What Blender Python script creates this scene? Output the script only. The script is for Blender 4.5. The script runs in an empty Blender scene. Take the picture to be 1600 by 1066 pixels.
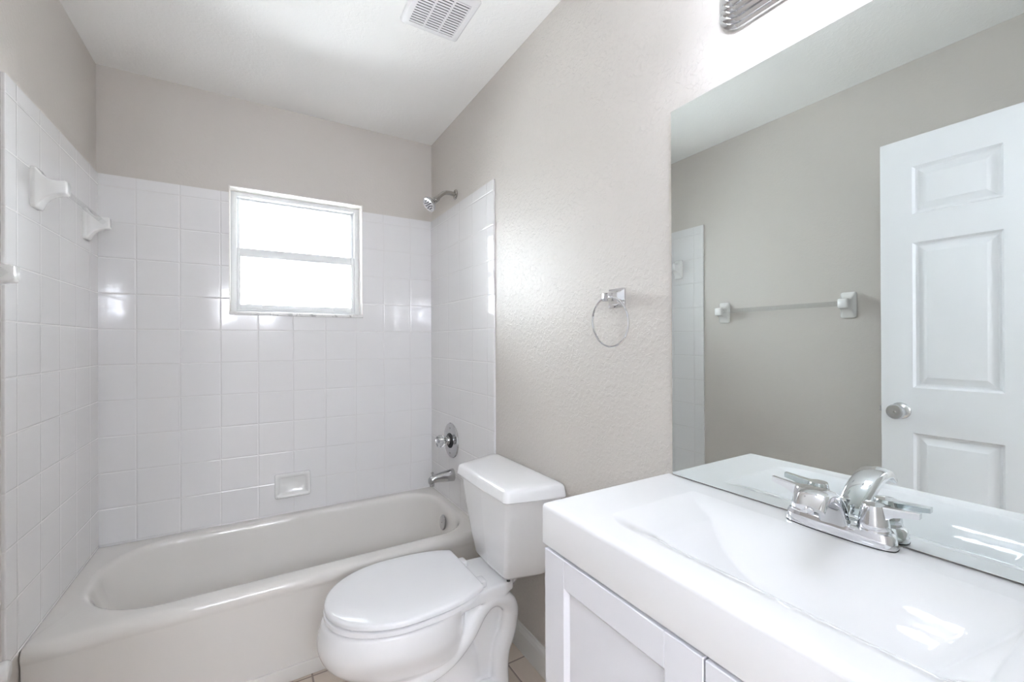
import bpy, bmesh, math, random
from mathutils import Vector, Matrix

random.seed(4)
SC = bpy.context.scene
COL = SC.collection
PI = math.pi

# ---------------------------------------------------------------- camera
CAM_Z = 1.26
cd = bpy.data.cameras.new('camera')
cam = bpy.data.objects.new('camera', cd)
COL.objects.link(cam)
cd.sensor_fit = 'HORIZONTAL'
cd.sensor_width = 36.0
cd.lens = 669.38 / 1600 * 36.0
cd.clip_start = 0.01
YAW, PITCH, ROLL = 0.540571, 0.001877, -0.0040044
fw = Vector((math.sin(YAW) * math.cos(PITCH), math.cos(YAW) * math.cos(PITCH), math.sin(PITCH)))
r0 = Vector((math.cos(YAW), -math.sin(YAW), 0))
u0 = r0.cross(fw)
r1 = r0 * math.cos(ROLL) + u0 * math.sin(ROLL)
u1 = -r0 * math.sin(ROLL) + u0 * math.cos(ROLL)
M = Matrix(((r1.x, u1.x, -fw.x, 0), (r1.y, u1.y, -fw.y, 0), (r1.z, u1.z, -fw.z, 0), (0, 0, 0, 1)))
cam.matrix_world = Matrix.Translation((0, 0, CAM_Z)) @ M
SC.camera = cam

# ---------------------------------------------------------------- world, exposure
W = bpy.data.worlds.new('daylight')
SC.world = W
W.use_nodes = True
bg = W.node_tree.nodes['Background']
bg.inputs['Color'].default_value = (0.93, 0.975, 1.05, 1)
bg.inputs['Strength'].default_value = 6.2
SC.view_settings.view_transform = 'Standard'
SC.view_settings.look = 'None'
SC.view_settings.gamma = 1.0
SC.view_settings.use_curve_mapping = False
SC.view_settings.exposure = 2.31
SC.cycles.max_bounces = 14
SC.cycles.diffuse_bounces = 8
SC.cycles.glossy_bounces = 6
SC.cycles.transmission_bounces = 10
SC.cycles.transparent_max_bounces = 12
BULB_STRENGTH = 6.0
BULB_COLOR = (0.87, 0.935, 1.08, 1)
HALL_FILL_STRENGTH = 11.0

# ---------------------------------------------------------------- dimensions
XL, XR = -0.5886, 0.9354            # painted left / right wall faces
YB, YN = 2.5144, -0.05              # back wall, doorway wall faces
ZC = 2.472                          # ceiling
TT = 0.008                          # tile thickness
TILE_TOP = 1.998
TUB_Y = 1.792                       # front of the tub
RIM_Z = 0.375
TLY = 1.704                         # near edge of the tile on both side walls
WX0, WX1, WZ0, WZ1 = -0.108, 0.523, 1.400, 2.034     # window opening
AX = 1.432                          # toilet axis (y)
CT = 0.912                          # countertop height
CX = 0.533                          # countertop front


# ---------------------------------------------------------------- materials
def new_mat(name):
    m = bpy.data.materials.new(name)
    m.use_nodes = True
    nt = m.node_tree
    return m, nt, nt.nodes['Principled BSDF']


def simple(name, color, rough=0.4, metal=0.0, coat=0.0, noise=0.0, nscale=40.0, spec=0.5):
    m, nt, b = new_mat(name)
    b.inputs['Base Color'].default_value = (*color, 1)
    b.inputs['Roughness'].default_value = rough
    b.inputs['Metallic'].default_value = metal
    b.inputs['Coat Weight'].default_value = coat
    b.inputs['Coat Roughness'].default_value = 0.05
    b.inputs['Specular IOR Level'].default_value = spec
    if noise > 0:
        tc = nt.nodes.new('ShaderNodeTexCoord')
        n = nt.nodes.new('ShaderNodeTexNoise')
        n.inputs['Scale'].default_value = nscale
        n.inputs['Detail'].default_value = 4
        nt.links.new(tc.outputs['Object'], n.inputs['Vector'])
        bp = nt.nodes.new('ShaderNodeBump')
        bp.inputs['Strength'].default_value = 1.0
        bp.inputs['Distance'].default_value = noise
        nt.links.new(n.outputs['Fac'], bp.inputs['Height'])
        nt.links.new(bp.outputs['Normal'], b.inputs['Normal'])
    return m


def paint_mat(name, color, rough, amount, scale=75.0):
    """semi-gloss paint over a knock-down textured plaster"""
    m, nt, b = new_mat(name)
    N, L = nt.nodes, nt.links
    tc = N.new('ShaderNodeTexCoord')
    n1 = N.new('ShaderNodeTexNoise')
    n1.inputs['Scale'].default_value = scale
    n1.inputs['Detail'].default_value = 3
    n1.inputs['Distortion'].default_value = 0.6
    n2 = N.new('ShaderNodeTexNoise')
    n2.inputs['Scale'].default_value = scale * 0.35
    n2.inputs['Detail'].default_value = 2
    L.new(tc.outputs['Object'], n1.inputs['Vector'])
    L.new(tc.outputs['Object'], n2.inputs['Vector'])
    cr = N.new('ShaderNodeMapRange')
    cr.interpolation_type = 'SMOOTHSTEP'
    cr.inputs['From Min'].default_value = 0.44
    cr.inputs['From Max'].default_value = 0.62
    L.new(n1.outputs['Fac'], cr.inputs['Value'])
    mul = N.new('ShaderNodeMath')
    mul.operation = 'MULTIPLY'
    L.new(cr.outputs['Result'], mul.inputs[0])
    L.new(n2.outputs['Fac'], mul.inputs[1])
    bp = N.new('ShaderNodeBump')
    bp.inputs['Distance'].default_value = amount
    L.new(mul.outputs[0], bp.inputs['Height'])
    L.new(bp.outputs['Normal'], b.inputs['Normal'])
    b.inputs['Base Color'].default_value = (*color, 1)
    b.inputs['Roughness'].default_value = rough
    return m


def tile_mat(name, ua, va, uo, vo, pitch, tile, grout, gw=0.0012, rough=0.06, tilt=0.006, vary=0.0, pillow=0.005, depth=0.0009):
    """square ceramic tiles with grout joints; ua / va name the axes the joints run across"""
    m, nt, b = new_mat(name)
    N, L = nt.nodes, nt.links
    tc = N.new('ShaderNodeTexCoord')
    sp = N.new('ShaderNodeSeparateXYZ')
    L.new(tc.outputs['Object'], sp.inputs[0])

    def mt(op, a, c=None):
        n = N.new('ShaderNodeMath')
        n.operation = op
        for i, x in enumerate((a, c)):
            if x is None:
                continue
            if isinstance(x, (int, float)):
                n.inputs[i].default_value = x
            else:
                L.new(x, n.inputs[i])
        return n.outputs[0]
    us = mt('DIVIDE', mt('SUBTRACT', sp.outputs[ua], uo), pitch)
    vs = mt('DIVIDE', mt('SUBTRACT', sp.outputs[va], vo), pitch)
    ed = []
    for s in (us, vs):
        f = mt('FRACT', s)
        ed.append(mt('MULTIPLY', mt('MINIMUM', f, mt('SUBTRACT', 1.0, f)), pitch))
    d = mt('MINIMUM', ed[0], ed[1])
    g = N.new('ShaderNodeMapRange')
    g.interpolation_type = 'SMOOTHSTEP'
    g.inputs['From Min'].default_value = gw * 0.6
    g.inputs['From Max'].default_value = gw * 1.5
    L.new(d, g.inputs['Value'])
    h = N.new('ShaderNodeMapRange')
    h.interpolation_type = 'SMOOTHSTEP'
    h.inputs['From Min'].default_value = gw * 0.5
    h.inputs['From Max'].default_value = pillow
    L.new(d, h.inputs['Value'])
    cell = N.new('ShaderNodeCombineXYZ')
    L.new(mt('FLOOR', us), cell.inputs[0])
    L.new(mt('FLOOR', vs), cell.inputs[1])
    wn = N.new('ShaderNodeTexWhiteNoise')
    wn.noise_dimensions = '2D'
    L.new(cell.outputs[0], wn.inputs['Vector'])
    sub = N.new('ShaderNodeVectorMath')
    sub.operation = 'SUBTRACT'
    L.new(wn.outputs['Color'], sub.inputs[0])
    sub.inputs[1].default_value = (0.5, 0.5, 0.5)
    sc = N.new('ShaderNodeVectorMath')
    sc.operation = 'SCALE'
    L.new(sub.outputs[0], sc.inputs[0])
    sc.inputs['Scale'].default_value = tilt
    geo = N.new('ShaderNodeNewGeometry')
    add = N.new('ShaderNodeVectorMath')
    add.operation = 'ADD'
    L.new(geo.outputs['Normal'], add.inputs[0])
    L.new(sc.outputs[0], add.inputs[1])
    nz = N.new('ShaderNodeVectorMath')
    nz.operation = 'NORMALIZE'
    L.new(add.outputs[0], nz.inputs[0])
    wv = N.new('ShaderNodeTexNoise')
    wv.inputs['Scale'].default_value = 14.0
    L.new(tc.outputs['Object'], wv.inputs['Vector'])
    hh = mt('ADD', h.outputs['Result'], mt('MULTIPLY', wv.outputs['Fac'], 0.12))
    bp = N.new('ShaderNodeBump')
    bp.inputs['Distance'].default_value = depth
    L.new(hh, bp.inputs['Height'])
    L.new(nz.outputs[0], bp.inputs['Normal'])
    L.new(bp.outputs['Normal'], b.inputs['Normal'])
    mx = N.new('ShaderNodeMix')
    mx.data_type = 'RGBA'
    L.new(g.outputs['Result'], mx.inputs['Factor'])
    mx.inputs['A'].default_value = (*grout, 1)
    if vary > 0:
        nv = N.new('ShaderNodeTexNoise')
        nv.inputs['Scale'].default_value = 6.0
        nv.inputs['Detail'].default_value = 5
        L.new(tc.outputs['Object'], nv.inputs['Vector'])
        m2 = N.new('ShaderNodeMix')
        m2.data_type = 'RGBA'
        L.new(nv.outputs['Fac'], m2.inputs['Factor'])
        m2.inputs['A'].default_value = (*[c * (1 - vary) for c in tile], 1)
        m2.inputs['B'].default_value = (*[min(1, c * (1 + vary)) for c in tile], 1)
        L.new(m2.outputs['Result'], mx.inputs['B'])
    else:
        mx.inputs['B'].default_value = (*tile, 1)
    L.new(mx.outputs['Result'], b.inputs['Base Color'])
    rg = N.new('ShaderNodeMapRange')
    L.new(g.outputs['Result'], rg.inputs['Value'])
    rg.inputs['To Min'].default_value = 0.7
    rg.inputs['To Max'].default_value = rough
    L.new(rg.outputs['Result'], b.inputs['Roughness'])
    return m


def glass_mat(name, color=(1, 1, 1), rough=0.0, ior=1.49):
    m, nt, b = new_mat(name)
    b.inputs['Base Color'].default_value = (*color, 1)
    b.inputs['Transmission Weight'].default_value = 1.0
    b.inputs['Roughness'].default_value = rough
    b.inputs['IOR'].default_value = ior
    return m


def pane_mat(name, tint=(0.95, 0.97, 0.96, 1), rough=0.08, fixed=0):
    m = bpy.data.materials.new(name)
    m.use_nodes = True
    nt = m.node_tree
    nt.nodes.clear()
    out = nt.nodes.new('ShaderNodeOutputMaterial')
    tr = nt.nodes.new('ShaderNodeBsdfTransparent')
    tr.inputs['Color'].default_value = tint
    gl = nt.nodes.new('ShaderNodeBsdfGlossy')
    gl.inputs['Roughness'].default_value = rough
    if fixed:
        mx = nt.nodes.new('ShaderNodeMixShader')
        mx.inputs[0].default_value = fixed
        nt.links.new(tr.outputs[0], mx.inputs[1])
        nt.links.new(gl.outputs[0], mx.inputs[2])
        nt.links.new(mx.outputs[0], out.inputs[0])
        return m
    fr = nt.nodes.new('ShaderNodeFresnel')
    fr.inputs['IOR'].default_value = 1.5
    mx = nt.nodes.new('ShaderNodeMixShader')
    nt.links.new(fr.outputs[0], mx.inputs[0])
    nt.links.new(tr.outputs[0], mx.inputs[1])
    nt.links.new(gl.outputs[0], mx.inputs[2])
    nt.links.new(mx.outputs[0], out.inputs[0])
    return m


def lamp_mat(name, color, strength):
    m, nt, b = new_mat(name)
    b.inputs['Base Color'].default_value = (0.9, 0.9, 0.9, 1)
    b.inputs['Emission Color'].default_value = color
    b.inputs['Emission Strength'].default_value = strength
    return m


def marble_mat(name):
    m, nt, b = new_mat(name)
    N, L = nt.nodes, nt.links
    tc = N.new('ShaderNodeTexCoord')
    n = N.new('ShaderNodeTexNoise')
    n.inputs['Scale'].default_value = 18
    n.inputs['Detail'].default_value = 8
    n.inputs['Distortion'].default_value = 1.5
    L.new(tc.outputs['Object'], n.inputs['Vector'])
    r = N.new('ShaderNodeValToRGB')
    r.color_ramp.elements[0].position = 0.36
    r.color_ramp.elements[0].color = (0.42, 0.41, 0.40, 1)
    r.color_ramp.elements[1].position = 0.5
    r.color_ramp.elements[1].color = (0.82, 0.81, 0.79, 1)
    L.new(n.outputs['Fac'], r.inputs['Fac'])
    L.new(r.outputs['Color'], b.inputs['Base Color'])
    b.inputs['Roughness'].default_value = 0.2
    return m


WALL_C = (0.615, 0.578, 0.538)
mt_wall = paint_mat('greige_paint', WALL_C, 0.40, 0.0004)
mt_wallr = paint_mat('greige_knockdown_paint', WALL_C, 0.44, 0.0011)
mt_ceil = paint_mat('ceiling_paint', (0.92, 0.91, 0.89), 0.7, 0.0006)
TILE_C, GROUT_C = (0.80, 0.79, 0.79), (0.735, 0.72, 0.71)
mt_tile_b = tile_mat('back_wall_tile', 0, 2, -0.455 - 0.1565 * 2, 1.789 - 0.1563 * 12, 0.1565, TILE_C, GROUT_C)
mt_tile_s = tile_mat('side_wall_tile', 1, 2, 1.7725 - 0.1565, 1.789 - 0.1563 * 12, 0.1565, TILE_C, GROUT_C)
mt_floor = tile_mat('beige_floor_tile', 0, 1, 0.1835 - 0.33 * 4, 1.45, 0.33, (0.68, 0.59, 0.505), (0.34, 0.28, 0.24),
                    gw=0.003, rough=0.3, tilt=0.004, vary=0.12, pillow=0.006)
mt_trim = simple('white_trim_paint', (0.80, 0.80, 0.78), 0.3)
mt_porc = simple('white_porcelain', (0.90, 0.90, 0.905), 0.06, coat=0.5)
mt_seat = simple('white_seat_plastic', (0.86, 0.86, 0.87), 0.16)
mt_tub = simple('biscuit_enamel', (0.78, 0.755, 0.72), 0.12, coat=0.4)
mt_ceramic = simple('white_ceramic', (0.83, 0.825, 0.81), 0.07, coat=0.3)
mt_top = simple('white_cultured_marble', (0.875, 0.875, 0.885), 0.05, coat=0.6)
mt_cab = simple('white_cabinet_lacquer', (0.80, 0.80, 0.835), 0.32)
mt_gap = simple('dark_gap', (0.05, 0.05, 0.055), 0.8)
mt_door = simple('white_door_paint', (0.83, 0.835, 0.845), 0.35, noise=0.0003, nscale=60)
mt_chrome = simple('polished_chrome', (0.74, 0.745, 0.76), 0.04, metal=1.0)
mt_fit = simple('shower_chrome', (0.56, 0.56, 0.565), 0.10, metal=1.0)
mt_nickel = simple('brushed_nickel', (0.48, 0.465, 0.44), 0.2, metal=1.0)
mt_steel = simple('satin_nickel', (0.66, 0.66, 0.66), 0.24, metal=1.0)
mt_mirror = simple('mirror_silver', (0.79, 0.835, 0.825), 0.0, metal=1.0)
mt_medge = simple('mirror_edge', (0.20, 0.23, 0.22), 0.3)
mt_rubber = simple('black_rubber', (0.015, 0.015, 0.015), 0.6)
mt_alu = simple('white_window_metal', (0.84, 0.85, 0.85), 0.35)
mt_marble = marble_mat('marble_sill')
mt_jamb = simple('window_reveal_paint', (0.80, 0.77, 0.73), 0.5)
mt_pane = pane_mat('window_glass')
mt_acryl = glass_mat('clear_acrylic', (0.93, 0.95, 0.95), 0.03)
mt_bar = pane_mat('clear_bar_acrylic', (0.95, 0.955, 0.955, 1), 0.25, 0.13)
mt_vent = simple('white_grille_plastic', (0.80, 0.79, 0.79), 0.4)
mt_ventd = simple('dark_duct', (0.03, 0.03, 0.03), 0.8)
mt_bulb = lamp_mat('globe_bulb_glow', BULB_COLOR, BULB_STRENGTH)
mt_hall_fill = lamp_mat('added_fill_glow', (0.89, 0.945, 1.08, 1), HALL_FILL_STRENGTH)  # glow of the unseen lamps added in the hall as fill
mt_hwall = simple('hall_paint', (0.80, 0.79, 0.77), 0.6)
mt_nozzle = simple('shower_nozzle_grey', (0.12, 0.12, 0.125), 0.5)


# ---------------------------------------------------------------- mesh helpers
def box(bm, x0, x1, y0, y1, z0, z1, bev=0.0, seg=2):
    v = [bm.verts.new((x, y, z)) for x in (x0, x1) for y in (y0, y1) for z in (z0, z1)]
    f = []
    for q in ((0, 1, 3, 2), (4, 6, 7, 5), (0, 4, 5, 1), (2, 3, 7, 6), (0, 2, 6, 4), (1, 5, 7, 3)):
        f.append(bm.faces.new([v[i] for i in q]))
    if bev > 0:
        es = list({e for k in f for e in k.edges})
        bmesh.ops.bevel(bm, geom=es, offset=bev, segments=seg, profile=0.5, affect='EDGES')
    return v


def loft(bm, rings, cap0=True, cap1=True, closed=True):
    R = [[bm.verts.new(p) for p in r] for r in rings]
    n = len(R[0])
    for a, b in zip(R[:-1], R[1:]):
        for i in range(n if closed else n - 1):
            j = (i + 1) % n
            bm.faces.new((a[i], a[j], b[j], b[i]))
    if cap0:
        bm.faces.new(list(reversed(R[0])))
    if cap1:
        bm.faces.new(R[-1])
    return R


def rrect(x0, x1, y0, y1, r, k=8, m=6):
    """rounded rectangle, ccw from the +x+y corner; r may be four radii (++ , -+ , -- , +-)"""
    rs = r if isinstance(r, (tuple, list)) else (r,) * 4
    cs = [(x1 - rs[0], y1 - rs[0]), (x0 + rs[1], y1 - rs[1]), (x0 + rs[2], y0 + rs[2]), (x1 - rs[3], y0 + rs[3])]
    pts = []
    for c in range(4):
        arc = [(cs[c][0] + rs[c] * math.cos(PI / 2 * (c + i / k)), cs[c][1] + rs[c] * math.sin(PI / 2 * (c + i / k))) for i in range(k + 1)]
        d = (c + 1) % 4
        nx = (cs[d][0] + rs[d] * math.cos(PI / 2 * (c + 1)), cs[d][1] + rs[d] * math.sin(PI / 2 * (c + 1)))
        pts += arc
        for j in range(1, m):
            t = j / m
            pts.append((arc[-1][0] * (1 - t) + nx[0] * t, arc[-1][1] * (1 - t) + nx[1] * t))
    return pts


def rpoly(poly, r, k=5):
    """polygon with rounded corners (list of (x, y), ccw)"""
    out = []
    n = len(poly)
    for i in range(n):
        p, a, b = Vector(poly[i]), Vector(poly[i - 1]), Vector(poly[(i + 1) % n])
        ua, ub = (a - p).normalized(), (b - p).normalized()
        ang = ua.angle(ub)
        t = r / math.tan(ang / 2)
        p0, p1 = p + ua * t, p + ub * t
        for j in range(k + 1):
            s = j / k
            q = p0 * (1 - s) ** 2 + p * (2 * s * (1 - s)) + p1 * s ** 2
            out.append((q.x, q.y))
    return out


def lathe(bm, prof, origin, axis, n=32, cap0=True, cap1=True):
    """profile of (radius, height) revolved about axis through origin"""
    a = Vector(axis).normalized()
    t = Vector((0, 0, 1)) if abs(a.z) < 0.9 else Vector((1, 0, 0))
    e1 = a.cross(t).normalized()
    e2 = a.cross(e1)
    o = Vector(origin)
    rings = [[tuple(o + a * h + (e1 * math.cos(2 * PI * i / n) + e2 * math.sin(2 * PI * i / n)) * max(r, 1e-5)) for i in range(n)] for r, h in prof]
    return loft(bm, rings, cap0, cap1)


def smooth_path(pts, sub=8):
    P = [Vector(p) for p in pts]
    out = []
    for i in range(len(P) - 1):
        p0, p1, p2, p3 = P[max(i - 1, 0)], P[i], P[i + 1], P[min(i + 2, len(P) - 1)]
        for j in range(sub):
            t = j / sub
            out.append(0.5 * ((2 * p1) + (-p0 + p2) * t + (2 * p0 - 5 * p1 + 4 * p2 - p3) * t * t + (-p0 + 3 * p1 - 3 * p2 + p3) * t ** 3))
    out.append(P[-1])
    return out


def tube(bm, pts, rad, n=16, cap=True, loop=False):
    P = [Vector(p) for p in pts]
    N = len(P)
    rad = rad if isinstance(rad, (list, tuple)) else [rad] * N
    rings = []
    nrm = None
    for i in range(N):
        if loop:
            d = (P[(i + 1) % N] - P[i - 1]).normalized()
        else:
            d = (P[min(i + 1, N - 1)] - P[max(i - 1, 0)]).normalized()
        if nrm is None:
            t = Vector((0, 0, 1)) if abs(d.z) < 0.9 else Vector((1, 0, 0))
            nrm = (t - d * t.dot(d)).normalized()
        else:
            nrm = (nrm - d * nrm.dot(d)).normalized()
        b = d.cross(nrm)
        rings.append([tuple(P[i] + (nrm * math.cos(2 * PI * k / n) + b * math.sin(2 * PI * k / n)) * rad[i]) for k in range(n)])
    if loop:
        rings.append(rings[0])
        R = loft(bm, rings, False, False)
        bmesh.ops.remove_doubles(bm, verts=bm.verts[:], dist=1e-6)
    else:
        loft(bm, rings, cap, cap)


def link(name, bm, mat, parent=None, loc=None, smooth=True, angle=35):
    """one bmesh -> one mesh object (vertices given in world space)"""
    if loc is None:
        loc = Vector((0, 0, 0))
    base = Vector(loc)
    if parent is not None:
        base = Vector(parent['_o'])
    bmesh.ops.recalc_face_normals(bm, faces=bm.faces[:])
    bm.transform(Matrix.Translation(-base))
    me = bpy.data.meshes.new(name)
    bm.to_mesh(me)
    bm.free()
    for mm in (mat if isinstance(mat, (list, tuple)) else [mat]):
        me.materials.append(mm)
    if smooth:
        me.shade_smooth()
        me.set_sharp_from_angle(angle=math.radians(angle))
    o = bpy.data.objects.new(name, me)
    COL.objects.link(o)
    if parent is not None:
        o.parent = parent
        o['_o'] = list(base)
    else:
        o.location = base
        o['_o'] = list(base)
    return o


def thing(name, loc, label, cat, group=None):
    o = bpy.data.objects.new(name, None)
    o.empty_display_size = 0.05
    COL.objects.link(o)
    o.location = loc
    o['_o'] = list(loc)
    o['label'] = label
    o['category'] = cat
    if group:
        o['group'] = group
    return o


def struct(name, bm, mat, parent=None, smooth=False):
    o = link(name, bm, mat, parent, smooth=smooth)
    if parent is None:
        o['kind'] = 'structure'
    return o


def B(*a, **k):
    bm = bmesh.new()
    box(bm, *a, **k)
    return bm


# ================================================================ the room
struct('floor', B(XL - 0.12, XR + 0.12, YN - 0.12, YB + 0.14, -0.1, 0), mt_floor)
struct('ceiling', B(XL - 0.12, XR + 0.12, YN - 0.12, YB + 0.14, ZC, ZC + 0.1), mt_ceil)
struct('wall_left', B(XL - 0.12, XL, YN, YB + 0.14, 0, ZC), mt_wall)
struct('wall_right', B(XR, XR + 0.12, YN, YB + 0.14, 0, ZC), mt_wallr)
bm = bmesh.new()
T2 = YB + 0.14
box(bm, XL, WX0, YB, T2, 0, ZC)
box(bm, WX1, XR, YB, T2, 0, ZC)
box(bm, WX0, WX1, YB, T2, 0, WZ0)
box(bm, WX0, WX1, YB, T2, WZ1, ZC)
wall_back = struct('wall_back', bm, mt_wall)
# doorway wall (behind the camera) with its opening
DX0, DX1, DZ = -0.30, 0.465, 2.055
bm = bmesh.new()
box(bm, XL - 0.12, DX0 - 0.015, YN - 0.12, YN, 0, ZC)
box(bm, DX1 + 0.015, XR + 0.12, YN - 0.12, YN, 0, ZC)
box(bm, DX0 - 0.015, DX1 + 0.015, YN - 0.12, YN, DZ + 0.015, ZC)
struct('wall_front', bm, mt_wall)
bm = bmesh.new()
for x0, x1 in ((DX0 - 0.015, DX0), (DX1, DX1 + 0.015)):
    box(bm, x0, x1, YN - 0.125, YN + 0.004, 0, DZ)
box(bm, DX0 - 0.015, DX1 + 0.015, YN - 0.125, YN + 0.004, DZ, DZ + 0.015)
box(bm, DX1 + 0.01, DX1 + 0.066, YN, YN + 0.014, 0, DZ + 0.06, 0.004)
box(bm, DX0 - 0.066, DX0 - 0.041, YN, YN + 0.012, 0, DZ + 0.06, 0.004)
box(bm, DX0 - 0.041, DX1 + 0.01, YN, YN + 0.014, DZ + 0.012, DZ + 0.06, 0.004)
struct('trim_1', bm, mt_trim)
# the hall beyond the doorway
HY = -1.35
struct('floor_hall', B(-1.5, 1.7, HY - 0.1, YN - 0.12, -0.1, 0), mt_floor)
struct('ceiling_hall', B(-1.5, 1.7, HY - 0.1, YN - 0.12, ZC, ZC + 0.1), mt_ceil)
struct('wall_hall_far', B(-1.5, 1.7, HY - 0.1, HY, 0, ZC), mt_hwall)
struct('wall_hall_left', B(-1.6, -1.5, HY - 0.1, YN, 0, ZC), mt_hwall)
struct('wall_hall_right', B(1.7, 1.8, HY - 0.1, YN, 0, ZC), mt_hwall)
bm = bmesh.new()
box(bm, -1.5, XL - 0.12, YN - 0.12, YN, 0, ZC)
box(bm, XR + 0.12, 1.7, YN - 0.12, YN, 0, ZC)
struct('wall_hall_near', bm, mt_hwall)

# ---- wall tile round the tub, a skin on each of the three walls
TZ0 = RIM_Z + 0.001
bm = bmesh.new()
y0, y1 = YB - TT, YB
box(bm, XL, WX0, y0, y1, TZ0, TILE_TOP)
box(bm, WX1, XR, y0, y1, TZ0, TILE_TOP)
box(bm, WX0, WX1, y0, y1, TZ0, WZ0)
t = struct('wall_tile_back', bm, mt_tile_b)
bm = bmesh.new()
box(bm, XL, XL + TT, TLY, YB - TT, TZ0, TILE_TOP)
bmesh.ops.bevel(bm, geom=[e for e in bm.edges if all(v.co.x > XL + TT / 2 for v in e.verts) and (all(v.co.y < TLY + 0.01 for v in e.verts))], offset=0.003, segments=2, profile=0.5, affect='EDGES')
struct('wall_tile_left', bm, mt_tile_s)
bm = bmesh.new()
box(bm, XR - TT, XR, TLY, YB - TT, TZ0, TILE_TOP)
bmesh.ops.bevel(bm, geom=[e for e in bm.edges if all(v.co.x < XR - TT / 2 for v in e.verts) and (all(v.co.y < TLY + 0.01 for v in e.verts))], offset=0.003, segments=2, profile=0.5, affect='EDGES')
struct('wall_tile_right', bm, mt_tile_s)

# ---- baseboards
def baseboard(name, x0, x1, y0, y1, inner):
    """inner: +1 board faces +x, -1 faces -x"""
    prof = [(0, 0), (0.013, 0), (0.013, 0.078), (0.010, 0.090), (0.006, 0.098), (0.004, 0.106), (0, 0.106)]
    bm = bmesh.new()
    xw = x0 if inner > 0 else x1
    loft(bm, [[(xw + inner * a, y, b) for a, b in prof] for y in (y0, y1)])
    return struct(name, bm, mt_trim)


baseboard('baseboard_right', XR - 0.013, XR, 0.765, TUB_Y - 0.003, -1)
baseboard('baseboard_left', XL, XL + 0.013, YN + 0.001, TUB_Y - 0.003, 1)

# ---- window
win = thing('window_1', ((WX0 + WX1) / 2, YB + 0.07, WZ0), 'white metal single-hung window above the tub, glass blown out by daylight', 'window')
win['kind'] = 'structure'
bm = bmesh.new()      # reveal lining
box(bm, WX0, WX0 + 0.004, YB - TT, YB + 0.14, WZ0, WZ1)
box(bm, WX1 - 0.004, WX1, YB - TT, YB + 0.14, WZ0, WZ1)
box(bm, WX0 + 0.004, WX1 - 0.004, YB - TT + 0.004, YB + 0.14, WZ1 - 0.004, WZ1)
link('window_reveal', bm, mt_jamb, win, smooth=False)
bm = bmesh.new()
box(bm, WX0 + 0.0, WX1 - 0.0, YB - TT - 0.010, YB + 0.14, WZ0 - 0.002, WZ0 + 0.014, 0.003)
link('window_sill', bm, mt_marble, win)
fx0, fx1, fz0, fz1 = WX0 + 0.004, WX1 - 0.004, WZ0 + 0.014, WZ1 - 0.004
bm = bmesh.new()
ya, yb = YB + 0.072, YB + 0.135
box(bm, fx0, fx0 + 0.026, ya, yb, fz0, fz1, 0.002)
box(bm, fx1 - 0.026, fx1, ya, yb, fz0, fz1, 0.002)
box(bm, fx0 + 0.026, fx1 - 0.026, ya, yb, fz1 - 0.022, fz1, 0.002)
box(bm, fx0 + 0.026, fx1 - 0.026, ya, yb, fz0, fz0 + 0.014, 0.002)
link('window_frame', bm, mt_alu, win)


def sash(name, z0, z1, y0, stile, top, bot, glass0, glass1):
    a, b = fx0 + 0.026, fx1 - 0.026
    bm = bmesh.new()
    box(bm, a, a + stile, y0, y0 + 0.026, z0, z1, 0.002)
    box(bm, b - stile, b, y0, y0 + 0.026, z0, z1, 0.002)
    box(bm, a + stile, b - stile, y0, y0 + 0.026, z1 - top, z1, 0.002)
    box(bm, a + stile, b - stile, y0, y0 + 0.026, z0, z0 + bot, 0.002)
    s = link(name, bm, mt_alu, win)
    bm = B(a + stile - 0.002, b - stile + 0.002, y0 + 0.011, y0 + 0.015, z0 + bot - 0.002, z1 - top + 0.002)
    link('window_pane', bm, mt_pane, s, smooth=False)
    return s


sash('upper_sash', 1.722, fz1 - 0.022, YB + 0.105, 0.014, 0.010, 0.030, 0, 0)
ls = sash('lower_sash', fz0 + 0.014, 1.748, YB + 0.078, 0.016, 0.044, 0.030, 0, 0)
for xc in (WX0 + 0.105, WX1 - 0.105):
    link('tilt_latch', B(xc - 0.036, xc + 0.036, YB + 0.0725, YB + 0.0782, fz0 + 0.022, fz0 + 0.046, 0.002), mt_alu, ls)

# ================================================================ bathtub
tx0, tx1, ty0, ty1 = XL + 0.003, XR - 0.003, TUB_Y, YB - 0.001
tub = thing('bathtub', ((tx0 + tx1) / 2, (ty0 + ty1) / 2, 0), 'biscuit coloured alcove bathtub under the window', 'bathtub')
bm = bmesh.new()
KK, MM = 10, 10


def ring(x0, x1, y0, y1, r, z):
    return [(p[0], p[1], z) for p in rrect(x0, x1, y0, y1, r, KK, MM)]


ap = 0.006
rings = [ring(tx0, tx1, ty0 + ap, ty1, 0.004, 0.0), ring(tx0, tx1, ty0 + ap, ty1, 0.004, RIM_Z - 0.055)]
for i in range(7):
    a = PI / 2 * i / 6
    # roll of the rim: from the apron out and over
    rings.append(ring(tx0, tx1, ty0 + 0.026 * (1 - math.sin(a)) * (1 if i else 0.30), ty1, 0.004, RIM_Z - 0.032 + 0.032 * math.sin(a) if i else RIM_Z - 0.036))
rings[2:] = []
prof = [(0.005, RIM_Z - 0.050), (0.003, RIM_Z - 0.044), (0.0005, RIM_Z - 0.034), (0.0015, RIM_Z - 0.022), (0.006, RIM_Z - 0.011), (0.014, RIM_Z - 0.004), (0.026, RIM_Z)]
for d, z in prof:
    rings.append(ring(tx0, tx1, ty0 + d, ty1, 0.004, z))
bx0, bx1, by0, by1 = -0.515, 0.885, 1.872, 2.462
rad = (0.18, 0.24, 0.26, 0.16)


def inner(d, z, extra_l=0.0):
    return ring(bx0 + d + extra_l, bx1 - d, by0 + d, by1 - d, tuple(max(0.05, q - d * 0.6) for q in rad), z)


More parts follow.
